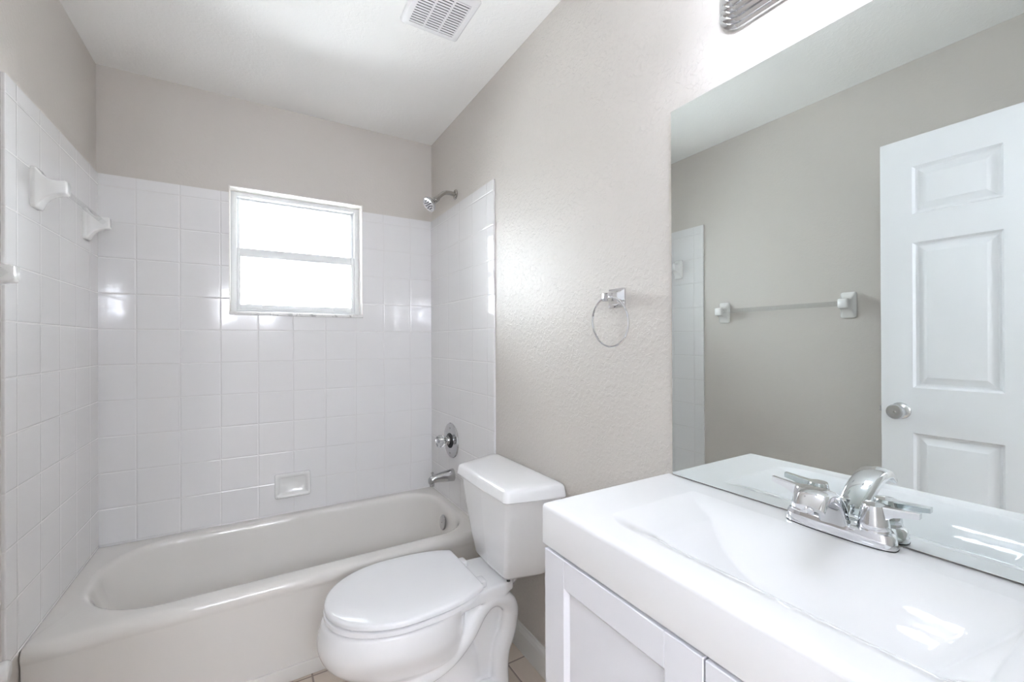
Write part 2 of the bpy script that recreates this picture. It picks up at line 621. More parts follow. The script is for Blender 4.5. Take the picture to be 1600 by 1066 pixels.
rings += [inner(-0.018, RIM_Z), inner(-0.010, RIM_Z - 0.001), inner(-0.003, RIM_Z - 0.005), inner(0.002, RIM_Z - 0.011), inner(0.0055, RIM_Z - 0.020, 0.001), inner(0.008, RIM_Z - 0.032, 0.003), inner(0.012, RIM_Z - 0.060, 0.008)]
rings += [inner(0.020, 0.26, 0.017), inner(0.032, 0.18, 0.034), inner(0.045, 0.12, 0.052), inner(0.062, 0.085, 0.07), inner(0.09, 0.066, 0.09), inner(0.14, 0.060, 0.11)]
loft(bm, rings, True, True)
body = link('tub_body', bm, mt_tub, tub, angle=50)
link('tub_skirt', B(tx0, tx1, ty0 - 0.002, ty0 + ap + 0.004, 0.001, 0.055, 0.004), mt_tub, tub)
bm = bmesh.new()
oc = (0.8655, 2.165, 0.292)
lathe(bm, [(0.0, 0.0), (0.038, 0.0), (0.0385, 0.004), (0.036, 0.0075), (0.020, 0.0105), (0.0, 0.011)], oc, (-1, 0, 0.12))
ov = link('overflow_plate', bm, mt_fit, tub)
ov['label'] = 'round chrome overflow plate'
bm = bmesh.new()
lathe(bm, [(0, 0), (0.004, 0), (0.003, 0.002), (0, 0.002)], (oc[0] - 0.0105, oc[1], oc[2] + 0.002), (-1, 0, 0.12), n=12)
link('screw', bm, mt_nickel, ov)
bm = bmesh.new()
lathe(bm, [(0, 0), (0.035, 0), (0.035, 0.003), (0.028, 0.004), (0.02, 0.001), (0, 0.001)], (0.66, 2.16, 0.0605), (0, 0, 1))
link('drain', bm, mt_chrome, tub)

# ================================================================ shower fittings on the right wall
FX = XR - TT          # tile face
# shower head on its arm
sh = thing('shower', (XR, 2.146, 2.06), 'chrome shower head on a bent arm above the tile', 'shower head')
bm = bmesh.new()
lathe(bm, [(0, 0), (0.027, 0), (0.027, 0.003), (0.022, 0.007), (0.012, 0.009), (0, 0.009)], (XR, 2.146, 2.06), (-1, 0, 0))
link('flange', bm, mt_nickel, sh)
ap_ = smooth_path([(XR - 0.004, 2.146, 2.06), (XR - 0.035, 2.146, 2.062), (XR - 0.062, 2.146, 2.058), (XR - 0.083, 2.146, 2.044), (XR - 0.104, 2.146, 2.022)], 8)
bm = bmesh.new()
tube(bm, ap_, 0.0110, 16)
link('shower_arm', bm, mt_nickel, sh)
dirv = Vector((-0.72, 0.0, -0.69)).normalized()
p0 = Vector((XR - 0.103, 2.146, 2.023))
bm = bmesh.new()
lathe(bm, [(0, -0.004), (0.0135, -0.004), (0.015, 0.004), (0.015, 0.018), (0.012, 0.021), (0.015, 0.026), (0.015, 0.032), (0, 0.032)], p0, dirv, n=24)
link('swivel_collar', bm, mt_nickel, sh)
bm = bmesh.new()
hd = Vector((-0.80, -0.10, -0.60)).normalized()
p1 = p0 + dirv * 0.030
lathe(bm, [(0, -0.004), (0.014, -0.004), (0.016, 0.006), (0.022, 0.012), (0.033, 0.020), (0.0395, 0.028), (0.041, 0.034), (0.040, 0.040), (0.036, 0.042), (0.034, 0.039), (0, 0.039)], p1, hd, n=36)
hb = link('spray_head', bm, mt_chrome, sh)
bm = bmesh.new()
e1 = hd.cross(Vector((0, 0, 1))).normalized()
e2 = hd.cross(e1)
for rr, cnt in ((0.0, 1), (0.012, 6), (0.024, 10)):
    for i in range(cnt):
        a = 2 * PI * i / cnt
        c = p1 + hd * 0.0392 + (e1 * math.cos(a) + e2 * math.sin(a)) * rr
        lathe(bm, [(0, 0), (0.0032, 0), (0.0026, 0.003), (0, 0.003)], c, hd, n=8)
link('nozzle_plate', bm, mt_nozzle, hb)

# mixing valve
vc = (FX, 2.192, 0.72)
va = thing('shower_valve', vc, 'round chrome shower valve with a clear knob on the tiled right wall', 'shower valve')
bm = bmesh.new()
lathe(bm, [(0, 0), (0.094, 0), (0.096, 0.003), (0.093, 0.008), (0.080, 0.012), (0.055, 0.014), (0.048, 0.013), (0, 0.012)], vc, (-1, 0, 0), n=48)
pl = link('escutcheon', bm, mt_fit, va)
for dz in (-0.068, 0.068):
    bm = bmesh.new()
    lathe(bm, [(0, 0), (0.005, 0), (0.004, 0.003), (0, 0.003)], (FX - 0.0125, 2.192, 0.72 + dz), (-1, 0, 0), n=12)
    link('screw', bm, mt_nickel, pl)
bm = bmesh.new()
lathe(bm, [(0, 0), (0.040, 0), (0.040, 0.003), (0, 0.003)], (FX - 0.0125, 2.192, 0.72), (-1, 0, 0), n=36)
link('valve_recess', bm, mt_rubber, va)
bm = bmesh.new()
lathe(bm, [(0, 0), (0.026, 0), (0.026, 0.022), (0.022, 0.026), (0, 0.026)], (FX - 0.0155, 2.192, 0.722), (-1, 0, 0), n=32)
link('valve_sleeve', bm, mt_fit, va)
bm = bmesh.new()
n = 32
prof = [(0.016, 0.0), (0.027, 0.005), (0.031, 0.018), (0.031, 0.034), (0.026, 0.044), (0.012, 0.048)]
rings = []
for r_, h_ in prof:
    rings.append([(FX - 0.042 - h_, 2.192 + r_ * (1 + 0.10 * math.cos(8 * 2 * PI * i / n)) * math.cos(2 * PI * i / n), 0.722 + r_ * (1 + 0.10 * math.cos(8 * 2 * PI * i / n)) * math.sin(2 * PI * i / n)) for i in range(n)])
loft(bm, rings)
kb = link('clear_knob', bm, mt_acryl, va)
kb['label'] = 'clear acrylic knob'
bm = bmesh.new()
lathe(bm, [(0, 0), (0.010, 0), (0.010, 0.035), (0, 0.035)], (FX - 0.043, 2.192, 0.722), (-1, 0, 0), n=20)
link('knob_core', bm, mt_chrome, kb)

# tub spout
sp = thing('tub_spout', (FX, 2.175, 0.535), 'chrome tub spout with a diverter pull below the shower valve', 'spout')
bm = bmesh.new()
secs = [(0.0, 0.030, 0.034, 0.535), (0.006, 0.030, 0.034, 0.535), (0.045, 0.026, 0.029, 0.534), (0.090, 0.022, 0.023, 0.532), (0.115, 0.021, 0.021, 0.529), (0.128, 0.019, 0.020, 0.526), (0.138, 0.013, 0.016, 0.522), (0.141, 0.006, 0.009, 0.520)]
n = 28
rings = [[(FX - d, 2.175 + ry * math.cos(2 * PI * i / n), zc + rz * math.sin(2 * PI * i / n)) for i in range(n)] for d, ry, rz, zc in secs]
loft(bm, rings)
lathe(bm, [(0, 0), (0.013, 0), (0.014, 0.012), (0.012, 0.03), (0, 0.03)], (FX - 0.121, 2.175, 0.494), (0, 0, 1), n=20)
sb = link('spout_body', bm, mt_fit, sp)
bm = bmesh.new()
lathe(bm, [(0, 0), (0.003, 0), (0.003, 0.012), (0.007, 0.014), (0.007, 0.019), (0.004, 0.022), (0, 0.022)], (FX - 0.120, 2.175, 0.546), (0, 0, 1), n=16)
link('diverter_pull', bm, mt_fit, sp)
bm = bmesh.new()
lathe(bm, [(0, 0), (0.010, 0), (0.010, 0.002), (0, 0.002)], (FX - 0.121, 2.175, 0.4925), (0, 0, 1), n=16)
link('aerator', bm, mt_rubber, sp)


# ================================================================ ceramic accessories
def post_rings(bm, y, z, xw, sgn, tipz=0.004, plate=(0.032, 0.062), reach=0.076, tip=(0.020, 0.021), rnd=0.32):
    """wall plate flaring into an arm; rounded rectangular sections marching out of the wall"""
    sec = [(0.0, 1.0, 1.0), (0.009, 1.0, 1.0), (0.012, 0.96, 0.975), (0.016, 0.84, 0.86), (0.022, 0.74, 0.68), (0.032, 0.67, 0.50), (0.045, 0.64, 0.40), (0.060, 0.63, 0.36), (0.072, 0.63, 0.355), (0.076, 0.55, 0.30)]
    rings = []
    for d, fy, fz in sec:
        hy, hz = plate[0] * fy, plate[1] * fz
        s = max(0, (d - 0.012) / 0.064)
        zc = z + tipz * s
        r = min(hy, hz) * rnd
        rings.append([(xw + sgn * d * reach / 0.076, q[0], q[1]) for q in rrect(y - hy, y + hy, zc - hz, zc + hz, r, 4, 2)])
    loft(bm, rings)


def bar_between(y0, y1, x, z, s=0.0120):
    bm = bmesh.new()
    loft(bm, [[(x, y, z + s), (x + s, y, z), (x, y, z - s), (x - s, y, z)] for y in (y0, y1)])
    return bm


def towel_bar(name, ya, yb, z, xw, label, tipz):
    t = thing(name, (xw, (ya + yb) / 2, z), label, 'towel bar')
    for y in (ya, yb):
        bm = bmesh.new()
        post_rings(bm, y, z, xw, 1, tipz)
        link('post', bm, mt_ceramic, t, angle=60)
    link('clear_bar', bar_between(ya + 0.019, yb - 0.019, xw + 0.057, z + tipz), mt_bar, t, smooth=False)
    return t


towel_bar('towel_bar', 0.930, 1.563, 1.430, XL, 'clear bar between white ceramic posts on the painted left wall, seen in the mirror', 0.006)
towel_bar('towel_bar', 1.885, 2.345, 1.738, XL + TT, 'clear bar between white ceramic posts on the left tile above the tub', 0.012)

# toilet paper holder low on the left wall, seen at the picture's corner
th = thing('paper_holder', (XL, 1.425, 0.465), 'white ceramic toilet paper holder low on the left wall near the tub', 'paper holder')
for y in (1.360, 1.490):
    bm = bmesh.new()
    post_rings(bm, y, 0.474, XL, 1, 0.008, plate=(0.034, 0.074), reach=0.085, rnd=0.95)
    link('post', bm, mt_ceramic, th, angle=60)
bm = bmesh.new()
lathe(bm, [(0, 0), (0.012, 0), (0.012, 0.09), (0, 0.09)], (XL + 0.064, 1.380, 0.482), (0, 1, 0), n=20)
link('roller', bm, mt_seat, th)

# soap dish on the back wall tile
sd = thing('soap_dish', (0.168, YB - TT, 0.523), 'white ceramic soap dish on the back wall tile above the tub rim', 'soap dish')
bm = bmesh.new()
yw = YB - TT


def sdr(hx, hz, y, r, dz=0.0):
    return [(q[0], y, q[1]) for q in rrect(0.168 - hx, 0.168 + hx, 0.523 - hz + dz, 0.523 + hz + dz, r, 5, 3)]


loft(bm, [sdr(0.083, 0.063, yw, 0.012), sdr(0.083, 0.063, yw - 0.014, 0.012), sdr(0.080, 0.060, yw - 0.020, 0.012), sdr(0.074, 0.054, yw - 0.022, 0.011),
          sdr(0.067, 0.047, yw - 0.020, 0.010), sdr(0.062, 0.041, yw - 0.012, 0.012), sdr(0.054, 0.034, yw - 0.005, 0.012), ], True, True)
link('dish_body', bm, mt_ceramic, sd, angle=60)
bm = bmesh.new()
lp = [(0.0, 0.0), (0.004, 0.022), (0.010, 0.030), (0.016, 0.032)]
loft(bm, [[(x, yw - 0.008, 0.474), (x, yw - 0.030 + e, 0.466), (x, yw - 0.034 + e, 0.470), (x, yw - 0.034 + e, 0.477), (x, yw - 0.029 + e, 0.480), (x, yw - 0.008, 0.487)] for x, e in ((0.094, 0.008), (0.100, 0.003), (0.115, 0.0), (0.221, 0.0), (0.236, 0.003), (0.242, 0.008))])
link('dish_lip', bm, mt_ceramic, sd, angle=60)

# ================================================================ towel ring
rgc = (XR, 0.940, 1.390)
tr = thing('towel_ring', rgc, 'chrome towel ring on the right wall left of the mirror', 'towel ring')
bm = bmesh.new()
sec = [(0, 0.033, 0.028), (0.006, 0.033, 0.028), (0.008, 0.030, 0.025), (0.012, 0.024, 0.020), (0.020, 0.016, 0.015), (0.034, 0.012, 0.012)]
loft(bm, [[(XR - d, q[0], q[1]) for q in rrect(0.940 - hy, 0.940 + hy, 1.390 - hz, 1.390 + hz, 0.004, 3, 1)] for d, hy, hz in sec])
link('wall_plate', bm, mt_chrome, tr, angle=25)
link('ring_holder', B(XR - 0.052, XR - 0.030, 0.940 - 0.012, 0.940 + 0.012, 1.378, 1.403, 0.002), mt_chrome, tr)
bm = bmesh.new()
RR = 0.0735
tube(bm, [(XR - 0.044 + 0.010 * (1 - math.cos(2 * PI * i / 72)) * 0.5, 0.934 + RR * math.sin(2 * PI * i / 72), 1.391 - RR + RR * math.cos(2 * PI * i / 72)) for i in range(72)], 0.0034, 10, loop=True)
link('ring', bm, mt_chrome, tr)

# ================================================================ toilet
to = thing('toilet', (0.55, AX, 0), 'white two-piece toilet with a closed lid between tub and vanity', 'toilet')


def egg(cx, af, ab, hw, z, n=48, p=2.0, pb=None):
    pts = []
    for i in range(n):
        a = 2 * PI * i / n
        c, s = math.cos(a), math.sin(a)
        pw = p if c > 0 else (pb or p)
        x = (af if c > 0 else ab) * abs(c) ** (2 / pw) * (1 if c > 0 else -1)
        y = hw * abs(s) ** (2 / pw) * (1 if s > 0 else -1)
        pts.append((cx - x, AX + y, z))
    return pts


bm = bmesh.new()
secs = [  # cx, front, back, half width, z, power front, power back
    (0.52, 0.250, 0.205, 0.112, 0.000, 2.5, 3.0), (0.52, 0.248, 0.203, 0.110, 0.030, 2.5, 3.0),
    (0.52, 0.236, 0.195, 0.098, 0.050, 2.4, 3.0), (0.52, 0.234, 0.190, 0.093, 0.110, 2.3, 3.0), (0.52, 0.238, 0.185, 0.096, 0.160, 2.2, 2.8),
    (0.50, 0.242, 0.185, 0.112, 0.195, 2.1, 2.5), (0.47, 0.254, 0.195, 0.138, 0.230, 2.0, 2.3), (0.445, 0.264, 0.200, 0.160, 0.268, 2.0, 2.2),
    (0.43, 0.268, 0.205, 0.180, 0.310, 2.0, 2.2), (0.42, 0.259, 0.215, 0.186, 0.345, 2.0, 2.2), (0.42, 0.250, 0.22, 0.186, 0.380, 2.0, 2.2),
    (0.42, 0.245, 0.22, 0.184, 0.3915, 2.0, 2.2), (0.42, 0.238, 0.215, 0.178, 0.3965, 2.0, 2.2)]
dense = []
for i in range(len(secs) - 1):
    q0, q1, q2, q3 = secs[max(i - 1, 0)], secs[i], secs[i + 1], secs[min(i + 2, len(secs) - 1)]
    for j in range(4):
        t = j / 4
        dense.append([0.5 * (2 * b_ + (c_ - a_) * t + (2 * a_ - 5 * b_ + 4 * c_ - d_) * t * t + (3 * b_ - a_ - 3 * c_ + d_) * t ** 3) for a_, b_, c_, d_ in zip(q0, q1, q2, q3)])
dense.append(secs[-1])
loft(bm, [egg(c, f, b, h, z, 80, p, q) for c, f, b, h, z, p, q in dense])
# deck that carries the tank
dk = [(0.52, 0.150), (0.60, 0.132), (0.70, 0.118), (0.765, 0.112), (0.80, 0.098), (0.82, 0.07)]
loft(bm, [[(x, AX - h, 0.362), (x, AX + h, 0.362), (x, AX + h, 0.396), (x, AX + h - 0.006, 0.402), (x, AX - h + 0.006, 0.402), (x, AX - h, 0.396)] for x, h in dk])
# column under the tank
loft(bm, [egg(0.70, a, b, h, z, 32, 3.2, 3.2) for a, b, h, z in ((0.10, 0.080, 0.072, 0.0), (0.10, 0.085, 0.070, 0.12), (0.10, 0.100, 0.068, 0.25), (0.11, 0.13, 0.075, 0.33), (0.13, 0.16, 0.10, 0.385))])
# exposed trapway on each flank
for sg in (-1, 1):
    o_ = AX + sg * 0.084
    path = smooth_path([(0.400, o_ - sg * 0.010, 0.165), (0.470, o_, 0.178), (0.545, o_ + sg * 0.006, 0.208), (0.612, o_ + sg * 0.006, 0.262), (0.662, o_ + sg * 0.004, 0.326), (0.708, o_ + sg * 0.002, 0.351), (0.760, o_, 0.338),
                        (0.797, o_ - sg * 0.004, 0.292), (0.790, o_ - sg * 0.006, 0.215), (0.764, o_ - sg * 0.006, 0.155), (0.755, o_ - sg * 0.004, 0.095), (0.755, o_, 0.03)], 6)
    k_ = len(path)
    tube(bm, path, [0.031 + 0.006 * math.sin(PI * min(1, i / (k_ * 0.5))) for i in range(k_)], 20)
    # foot swelling with its bolt boss
    fp = smooth_path([(0.560, AX + sg * 0.088, 0.018), (0.610, AX + sg * 0.094, 0.040), (0.670, AX + sg * 0.094, 0.046), (0.740, AX + sg * 0.088, 0.030)], 6)
    tube(bm, fp, 0.030, 16)
# foot plate
loft(bm, [egg(0.56, a, b, h, z, 40, 2.8, 3.2) for a, b, h, z in ((0.29, 0.235, 0.122, 0.0), (0.29, 0.235, 0.122, 0.018), (0.280, 0.225, 0.112, 0.032))])
bowl = link('bowl', bm, mt_porc, to, angle=180)
rm = bowl.modifiers.new('blend', 'REMESH')
rm.mode = 'VOXEL'
rm.voxel_size = 0.0038
rm.use_smooth_shade = True
sm = bowl.modifiers.new('soften', 'SMOOTH')
sm.factor = 0.5
sm.iterations = 8


def lidring(cx, f, b, h, z, back, sc=1.0):
    """egg outline cut straight at the hinge side"""
    pts = []
    for x, y, zz in egg(cx, f * sc, b, h * sc, z, 64, 2.05, 2.3):
        pts.append((min(x, back), y, zz))
    return pts


bm = bmesh.new()
loft(bm, [lidring(0.42, 0.150, 0.24, 0.120, 0.4035, 0.630), lidring(0.42, 0.239, 0.30, 0.190, 0.4035, 0.640), lidring(0.42, 0.2405, 0.30, 0.192, 0.405, 0.640), lidring(0.42, 0.2405, 0.30, 0.192, 0.4175, 0.640), lidring(0.42, 0.239, 0.30, 0.190, 0.4195, 0.640), lidring(0.42, 0.236, 0.30, 0.187, 0.4202, 0.638)])
link('seat', bm, mt_seat, to, angle=40)
bm = bmesh.new()
loft(bm, [lidring(0.42, 0.150, 0.24, 0.120, 0.4262, 0.640), lidring(0.42, 0.236, 0.32, 0.194, 0.4262, 0.659), lidring(0.42, 0.238, 0.32, 0.196, 0.4278, 0.660), lidring(0.42, 0.238, 0.32, 0.196, 0.4365, 0.660), lidring(0.42, 0.2365, 0.32, 0.1945, 0.4405, 0.659), lidring(0.42, 0.232, 0.315, 0.190, 0.4435, 0.656), lidring(0.42, 0.226, 0.31, 0.184, 0.4447, 0.653),
          lidring(0.42, 0.19, 0.25, 0.15, 0.4462, 0.645)])
link('lid', bm, mt_seat, to, angle=40)
# bumpers between seat and lid, hinges
for (bx, by) in ((0.25, 0.115), (0.25, -0.115)):
    link('lid_bumper', B(bx - 0.012, bx + 0.012, AX + by - 0.006, AX + by + 0.006, 0.4195, 0.4270, 0.001), mt_seat, to)
for sg in (-1, 1):
    y_ = AX + sg * 0.078
    bm = bmesh.new()
    box(bm, 0.652, 0.694, y_ - 0.021, y_ + 0.021, 0.4015, 0.426, 0.006, 3)
    h_ = link('hinge', bm, mt_seat, to)
    bm = bmesh.new()
    lathe(bm, [(0, 0), (0.009, 0), (0.009, 0.046), (0, 0.046)], (0.653, y_ - 0.023, 0.424), (0, 1, 0), n=16)
    link('hinge_pin', bm, mt_seat, h_)


def tankring(xf, hf, xb, hb, z, r):
    k = 1.0 if z > 0.5 else max(0.0, (z - 0.40) / 0.1)
    hb += 0.015 * k
    hn = hf + 0.013 * (0.4 + 0.6 * k)
    poly = [(xb, AX + hb), (xf + 0.004, AX + hf), (xf, AX), (xf + 0.004, AX - hn), (xb, AX - hb)]
    return [(q[0], q[1], z) for q in rpoly(poly, r, 6)]


bm = bmesh.new()
loft(bm, [tankring(0.775, 0.090, 0.885, 0.120, 0.405, 0.02), tankring(0.757, 0.106, 0.905, 0.150, 0.412, 0.026), tankring(0.748, 0.116, 0.912, 0.168, 0.428, 0.024), tankring(0.738, 0.134, 0.918, 0.192, 0.50, 0.024), tankring(0.728, 0.158, 0.922, 0.212, 0.60, 0.024), tankring(0.722, 0.176, 0.924, 0.226, 0.69, 0.024), tankring(0.720, 0.180, 0.924, 0.230, 0.7205, 0.024)])
link('tank', bm, mt_porc, to, angle=50)
bm = bmesh.new()
loft(bm, [tankring(0.712, 0.186, 0.928, 0.238, 0.7205, 0.022), tankring(0.703, 0.193, 0.930, 0.247, 0.7215, 0.024), tankring(0.701, 0.195, 0.931, 0.249, 0.724, 0.025), tankring(0.702, 0.194, 0.931, 0.248, 0.730, 0.025), tankring(0.7055, 0.190, 0.929, 0.244, 0.752, 0.025), tankring(0.7075, 0.188, 0.928, 0.242, 0.757, 0.025), tankring(0.7115, 0.184, 0.926, 0.238, 0.7615, 0.025), tankring(0.717, 0.179, 0.922, 0.233, 0.764, 0.025), tankring(0.724, 0.172, 0.917, 0.226, 0.7652, 0.025), tankring(0.750, 0.146, 0.900, 0.200, 0.7660, 0.025)])
link('tank_lid', bm, mt_porc, to, angle=50)
for sg in (-1, 1):
    bm = bmesh.new()
    lathe(bm, [(0, 0), (0.0065, 0), (0.0065, 0.009), (0, 0.009)], (0.778, AX + sg * 0.104, 0.401), (0, 0, 1), n=14)
    link('tank_washer', bm, mt_rubber, to)
bm = bmesh.new()
# bolt caps on the foot
for sg in (-1, 1):
    bm2 = bmesh.new()
    lathe(bm2, [(0.015, 0), (0.015, 0.006), (0.012, 0.014), (0.006, 0.018), (0, 0.019)], (0.60, AX + sg * 0.092, 0.064), (0, sg * 0.35, 1), n=20)
    link('bolt_cap', bm2, mt_seat, to)
bm.free()

# ================================================================ vanity
VY0, VY1 = 0.004, 0.758
vx0 = CX + 0.022
vc_ = thing('vanity_cabinet', (0.74, (VY0 + VY1) / 2, 0), 'white shaker vanity cabinet below the sink top', 'cabinet')
bm = bmesh.new()
box(bm, vx0, XR - 0.014, VY0 + 0.003, VY1 - 0.003, 0.09, CT - 0.090, 0.001, 1)
box(bm, vx0 + 0.055, XR - 0.014, VY0 + 0.003, VY1 - 0.003, 0.0, 0.092)
link('carcass', bm, mt_cab, vc_, smooth=False)
link('reveal_shadow_gap', B(vx0 - 0.006, vx0 + 0.001, VY0 + 0.006, VY1 - 0.006, CT - 0.094, CT - 0.0885), mt_gap, vc_, smooth=False)


def vdoor(y0, y1, knob_y):
    z0, z1 = 0.095, 0.8175
    xf = CX + 0.001
    st = 0.066
    bm = bmesh.new()
    box(bm, xf, vx0 - 0.001, y0, y0 + st, z0, z1, 0.0012, 1)
    box(bm, xf, vx0 - 0.001, y1 - st, y1, z0, z1, 0.0012, 1)
    box(bm, xf, vx0 - 0.001, y0 + st, y1 - st, z1 - 0.058, z1, 0.0012, 1)
    box(bm, xf, vx0 - 0.001, y0 + st, y1 - st, z0, z0 + 0.058, 0.0012, 1)
    # sloped moulding round the recess
    a, b, c, d = y0 + st, y1 - st, z0 + 0.058, z1 - 0.058
    rg = []
    for i, xx in ((0, xf + 0.001), (0.010, xf + 0.009)):
        rg.append([(xx, a + i, c + i), (xx, b - i, c + i), (xx, b - i, d - i), (xx, a + i, d - i)])
    loft(bm, rg, False, False)
    dr = link('door', bm, mt_cab, vc_, smooth=False)
    link('panel', B(xf + 0.008, vx0 - 0.002, y0 + st + 0.002, y1 - st - 0.002, z0 + 0.06, z1 - 0.06), mt_cab, dr, smooth=False)
    bm = bmesh.new()
    lathe(bm, [(0, 0), (0.007, 0), (0.006, 0.010), (0.012, 0.016), (0.015, 0.021), (0.0145, 0.026), (0.010, 0.028), (0, 0.0285)], (xf + 0.001, knob_y, 0.726), (-1, 0, 0), n=28)
    link('knob', bm, mt_steel, dr)


vdoor(0.3765, VY1 - 0.002, 0.415)
vdoor(VY0 + 0.002, 0.3735, 0.340)

# ---- countertop with the moulded basin
vt = thing('vanity_sink_top', (0.73, 0.381, CT), 'glossy white countertop with a moulded rectangular wave basin', 'sink top')
bxf, bxb, byl, byr = 0.592, 0.872, 0.638, 0.124
cy0, cy1, cxb = 0.0, 0.762, XR - 0.001


def interp(tab, v):
    if v <= tab[0][0]:
        return tab[0][1]
    for (a, fa), (b, fb) in zip(tab[:-1], tab[1:]):
        if v <= b:
            s = (v - a) / (b - a)
            return fa + (fb - fa) * s
    return tab[-1][1]


FLOOR_TAB = [(0.18, 0.075), (0.26, 0.076), (0.32, 0.073), (0.36, 0.0695), (0.40, 0.064), (0.44, 0.056), (0.48, 0.0445), (0.51, 0.033), (0.537, 0.0205), (0.545, 0.0175), (0.638, 0.0)]


def smin(a, b, k):
    h = max(k - abs(a - b), 0.0) / k
    return min(a, b) - h * h * k * 0.25


def depth(x, y):
    fl = interp(FLOOR_TAB, y)
    t_ = max(bxb - x, -0.05)
    back = 0.12 * t_ + 1.9 * t_ * abs(t_)
    f_ = max(x - bxf, -0.02)
    front = 0.14 * f_ + 6.0 * f_ * abs(f_)
    right = 0.95 * (y - byr)
    d = smin(fl, back, 0.0016)
    d = smin(d, front, 0.012)
    d = smin(d, right, 0.022)
    return max(d, 0.0)


NX, NY = 200, 320
xs = sorted(set([CX + 0.012 + (cxb - CX - 0.012) * i / NX for i in range(NX + 1)]))
ys = [cy0 + 0.004 + (cy1 - 0.004 - cy0 - 0.004) * j / NY for j in range(NY + 1)]
bm = bmesh.new()
G = []
for x in xs:
    row = []
    for y in ys:
        row.append(bm.verts.new((x, y, CT - depth(x, y))))
    G.append(row)
for i in range(NX):
    for j in range(NY):
        bm.faces.new((G[i][j], G[i + 1][j], G[i + 1][j + 1], G[i][j + 1]))
# smooth the rim creases a little
bm.verts.ensure_lookup_table()
inn = [G[i][j] for i in range(1, NX) for j in range(1, NY)]
for _ in range(1):
    bmesh.ops.smooth_vert(bm, verts=inn, factor=0.5, use_axis_x=False, use_axis_y=False, use_axis_z=True)
# rolled front edge and sides
loop = [G[i][0] for i in range(NX + 1)] + [G[NX][j] for j in range(1, NY + 1)] + [G[i][NY] for i in range(NX - 1, -1, -1)] + [G[0][j] for j in range(NY - 1, 0, -1)]


def skirt(prev, fn):
    new = [bm.verts.new(fn(v.co)) for v in loop]
    for i in range(len(loop)):
        j = (i + 1) % len(loop)
        bm.faces.new((prev[i], prev[j], new[j], new[i]))
    return new


def edge_fn(out, sid, z):
    def f(c):
        x, y = c.x, c.y
        if abs(c.x - xs[0]) < 1e-6:
            x = xs[0] - out
        if abs(c.y - ys[0]) < 1e-6:
            y = ys[0] - sid
        if abs(c.y - ys[-1]) < 1e-6:
            y = ys[-1] + sid
        return (x, y, z)
    return f


cur = loop
for out, sid, z in ((0.006, 0.002, CT - 0.0012), (0.0095, 0.0033, CT - 0.0035), (0.0115, 0.004, CT - 0.007), (0.012, 0.004, CT - 0.011), (0.012, 0.004, CT - 0.084), (0.011, 0.0035, CT - 0.087), (0.006, 0.001, CT - 0.0885)):
    cur = skirt(cur, edge_fn(out, sid, z))
bm.faces.new(cur)
link('basin_top', bm, mt_top, vt, angle=50)
bm = bmesh.new()
dz_ = CT - depth(0.70, 0.25)
lathe(bm, [(0, 0), (0.021, 0), (0.021, 0.003), (0.017, 0.004), (0.013, 0.001), (0, 0.001)], (0.632, 0.235, CT - depth(0.632, 0.235) - 0.0006), (0.0, 0.0, 1), n=28)
bm.free()

# ---- mirror
mr = bmesh.new()
box(mr, XR - 0.006, XR - 0.0005, -0.02, 0.7405, CT + 0.0035, CT + 0.944)
o = None
bmesh.ops.recalc_face_normals(mr, faces=mr.faces[:])
for f in mr.faces:
    f.material_index = 0 if f.normal.x < -0.9 else 1
o = link('wall_mirror', mr, [mt_mirror, mt_medge], loc=(XR - 0.003, 0.36, CT + 0.47), smooth=False)
o['label'] = 'large frameless wall mirror above the vanity sink'
o['category'] = 'mirror'

# ---- faucet
FXC, FYC = 0.905, 0.363
fc = thing('faucet', (FXC, FYC, CT), 'chrome two-handle centerset faucet at the back of the vanity sink', 'faucet')
bm = bmesh.new()


def stad(hx, hy, z, cx=FXC, p=3.0, n=40):
    return [(cx + hx * abs(math.cos(2 * PI * i / n)) ** (2 / p) * math.copysign(1, math.cos(2 * PI * i / n)), FYC + hy * abs(math.sin(2 * PI * i / n)) ** (2 / p) * math.copysign(1, math.sin(2 * PI * i / n)), z) for i in range(n)]


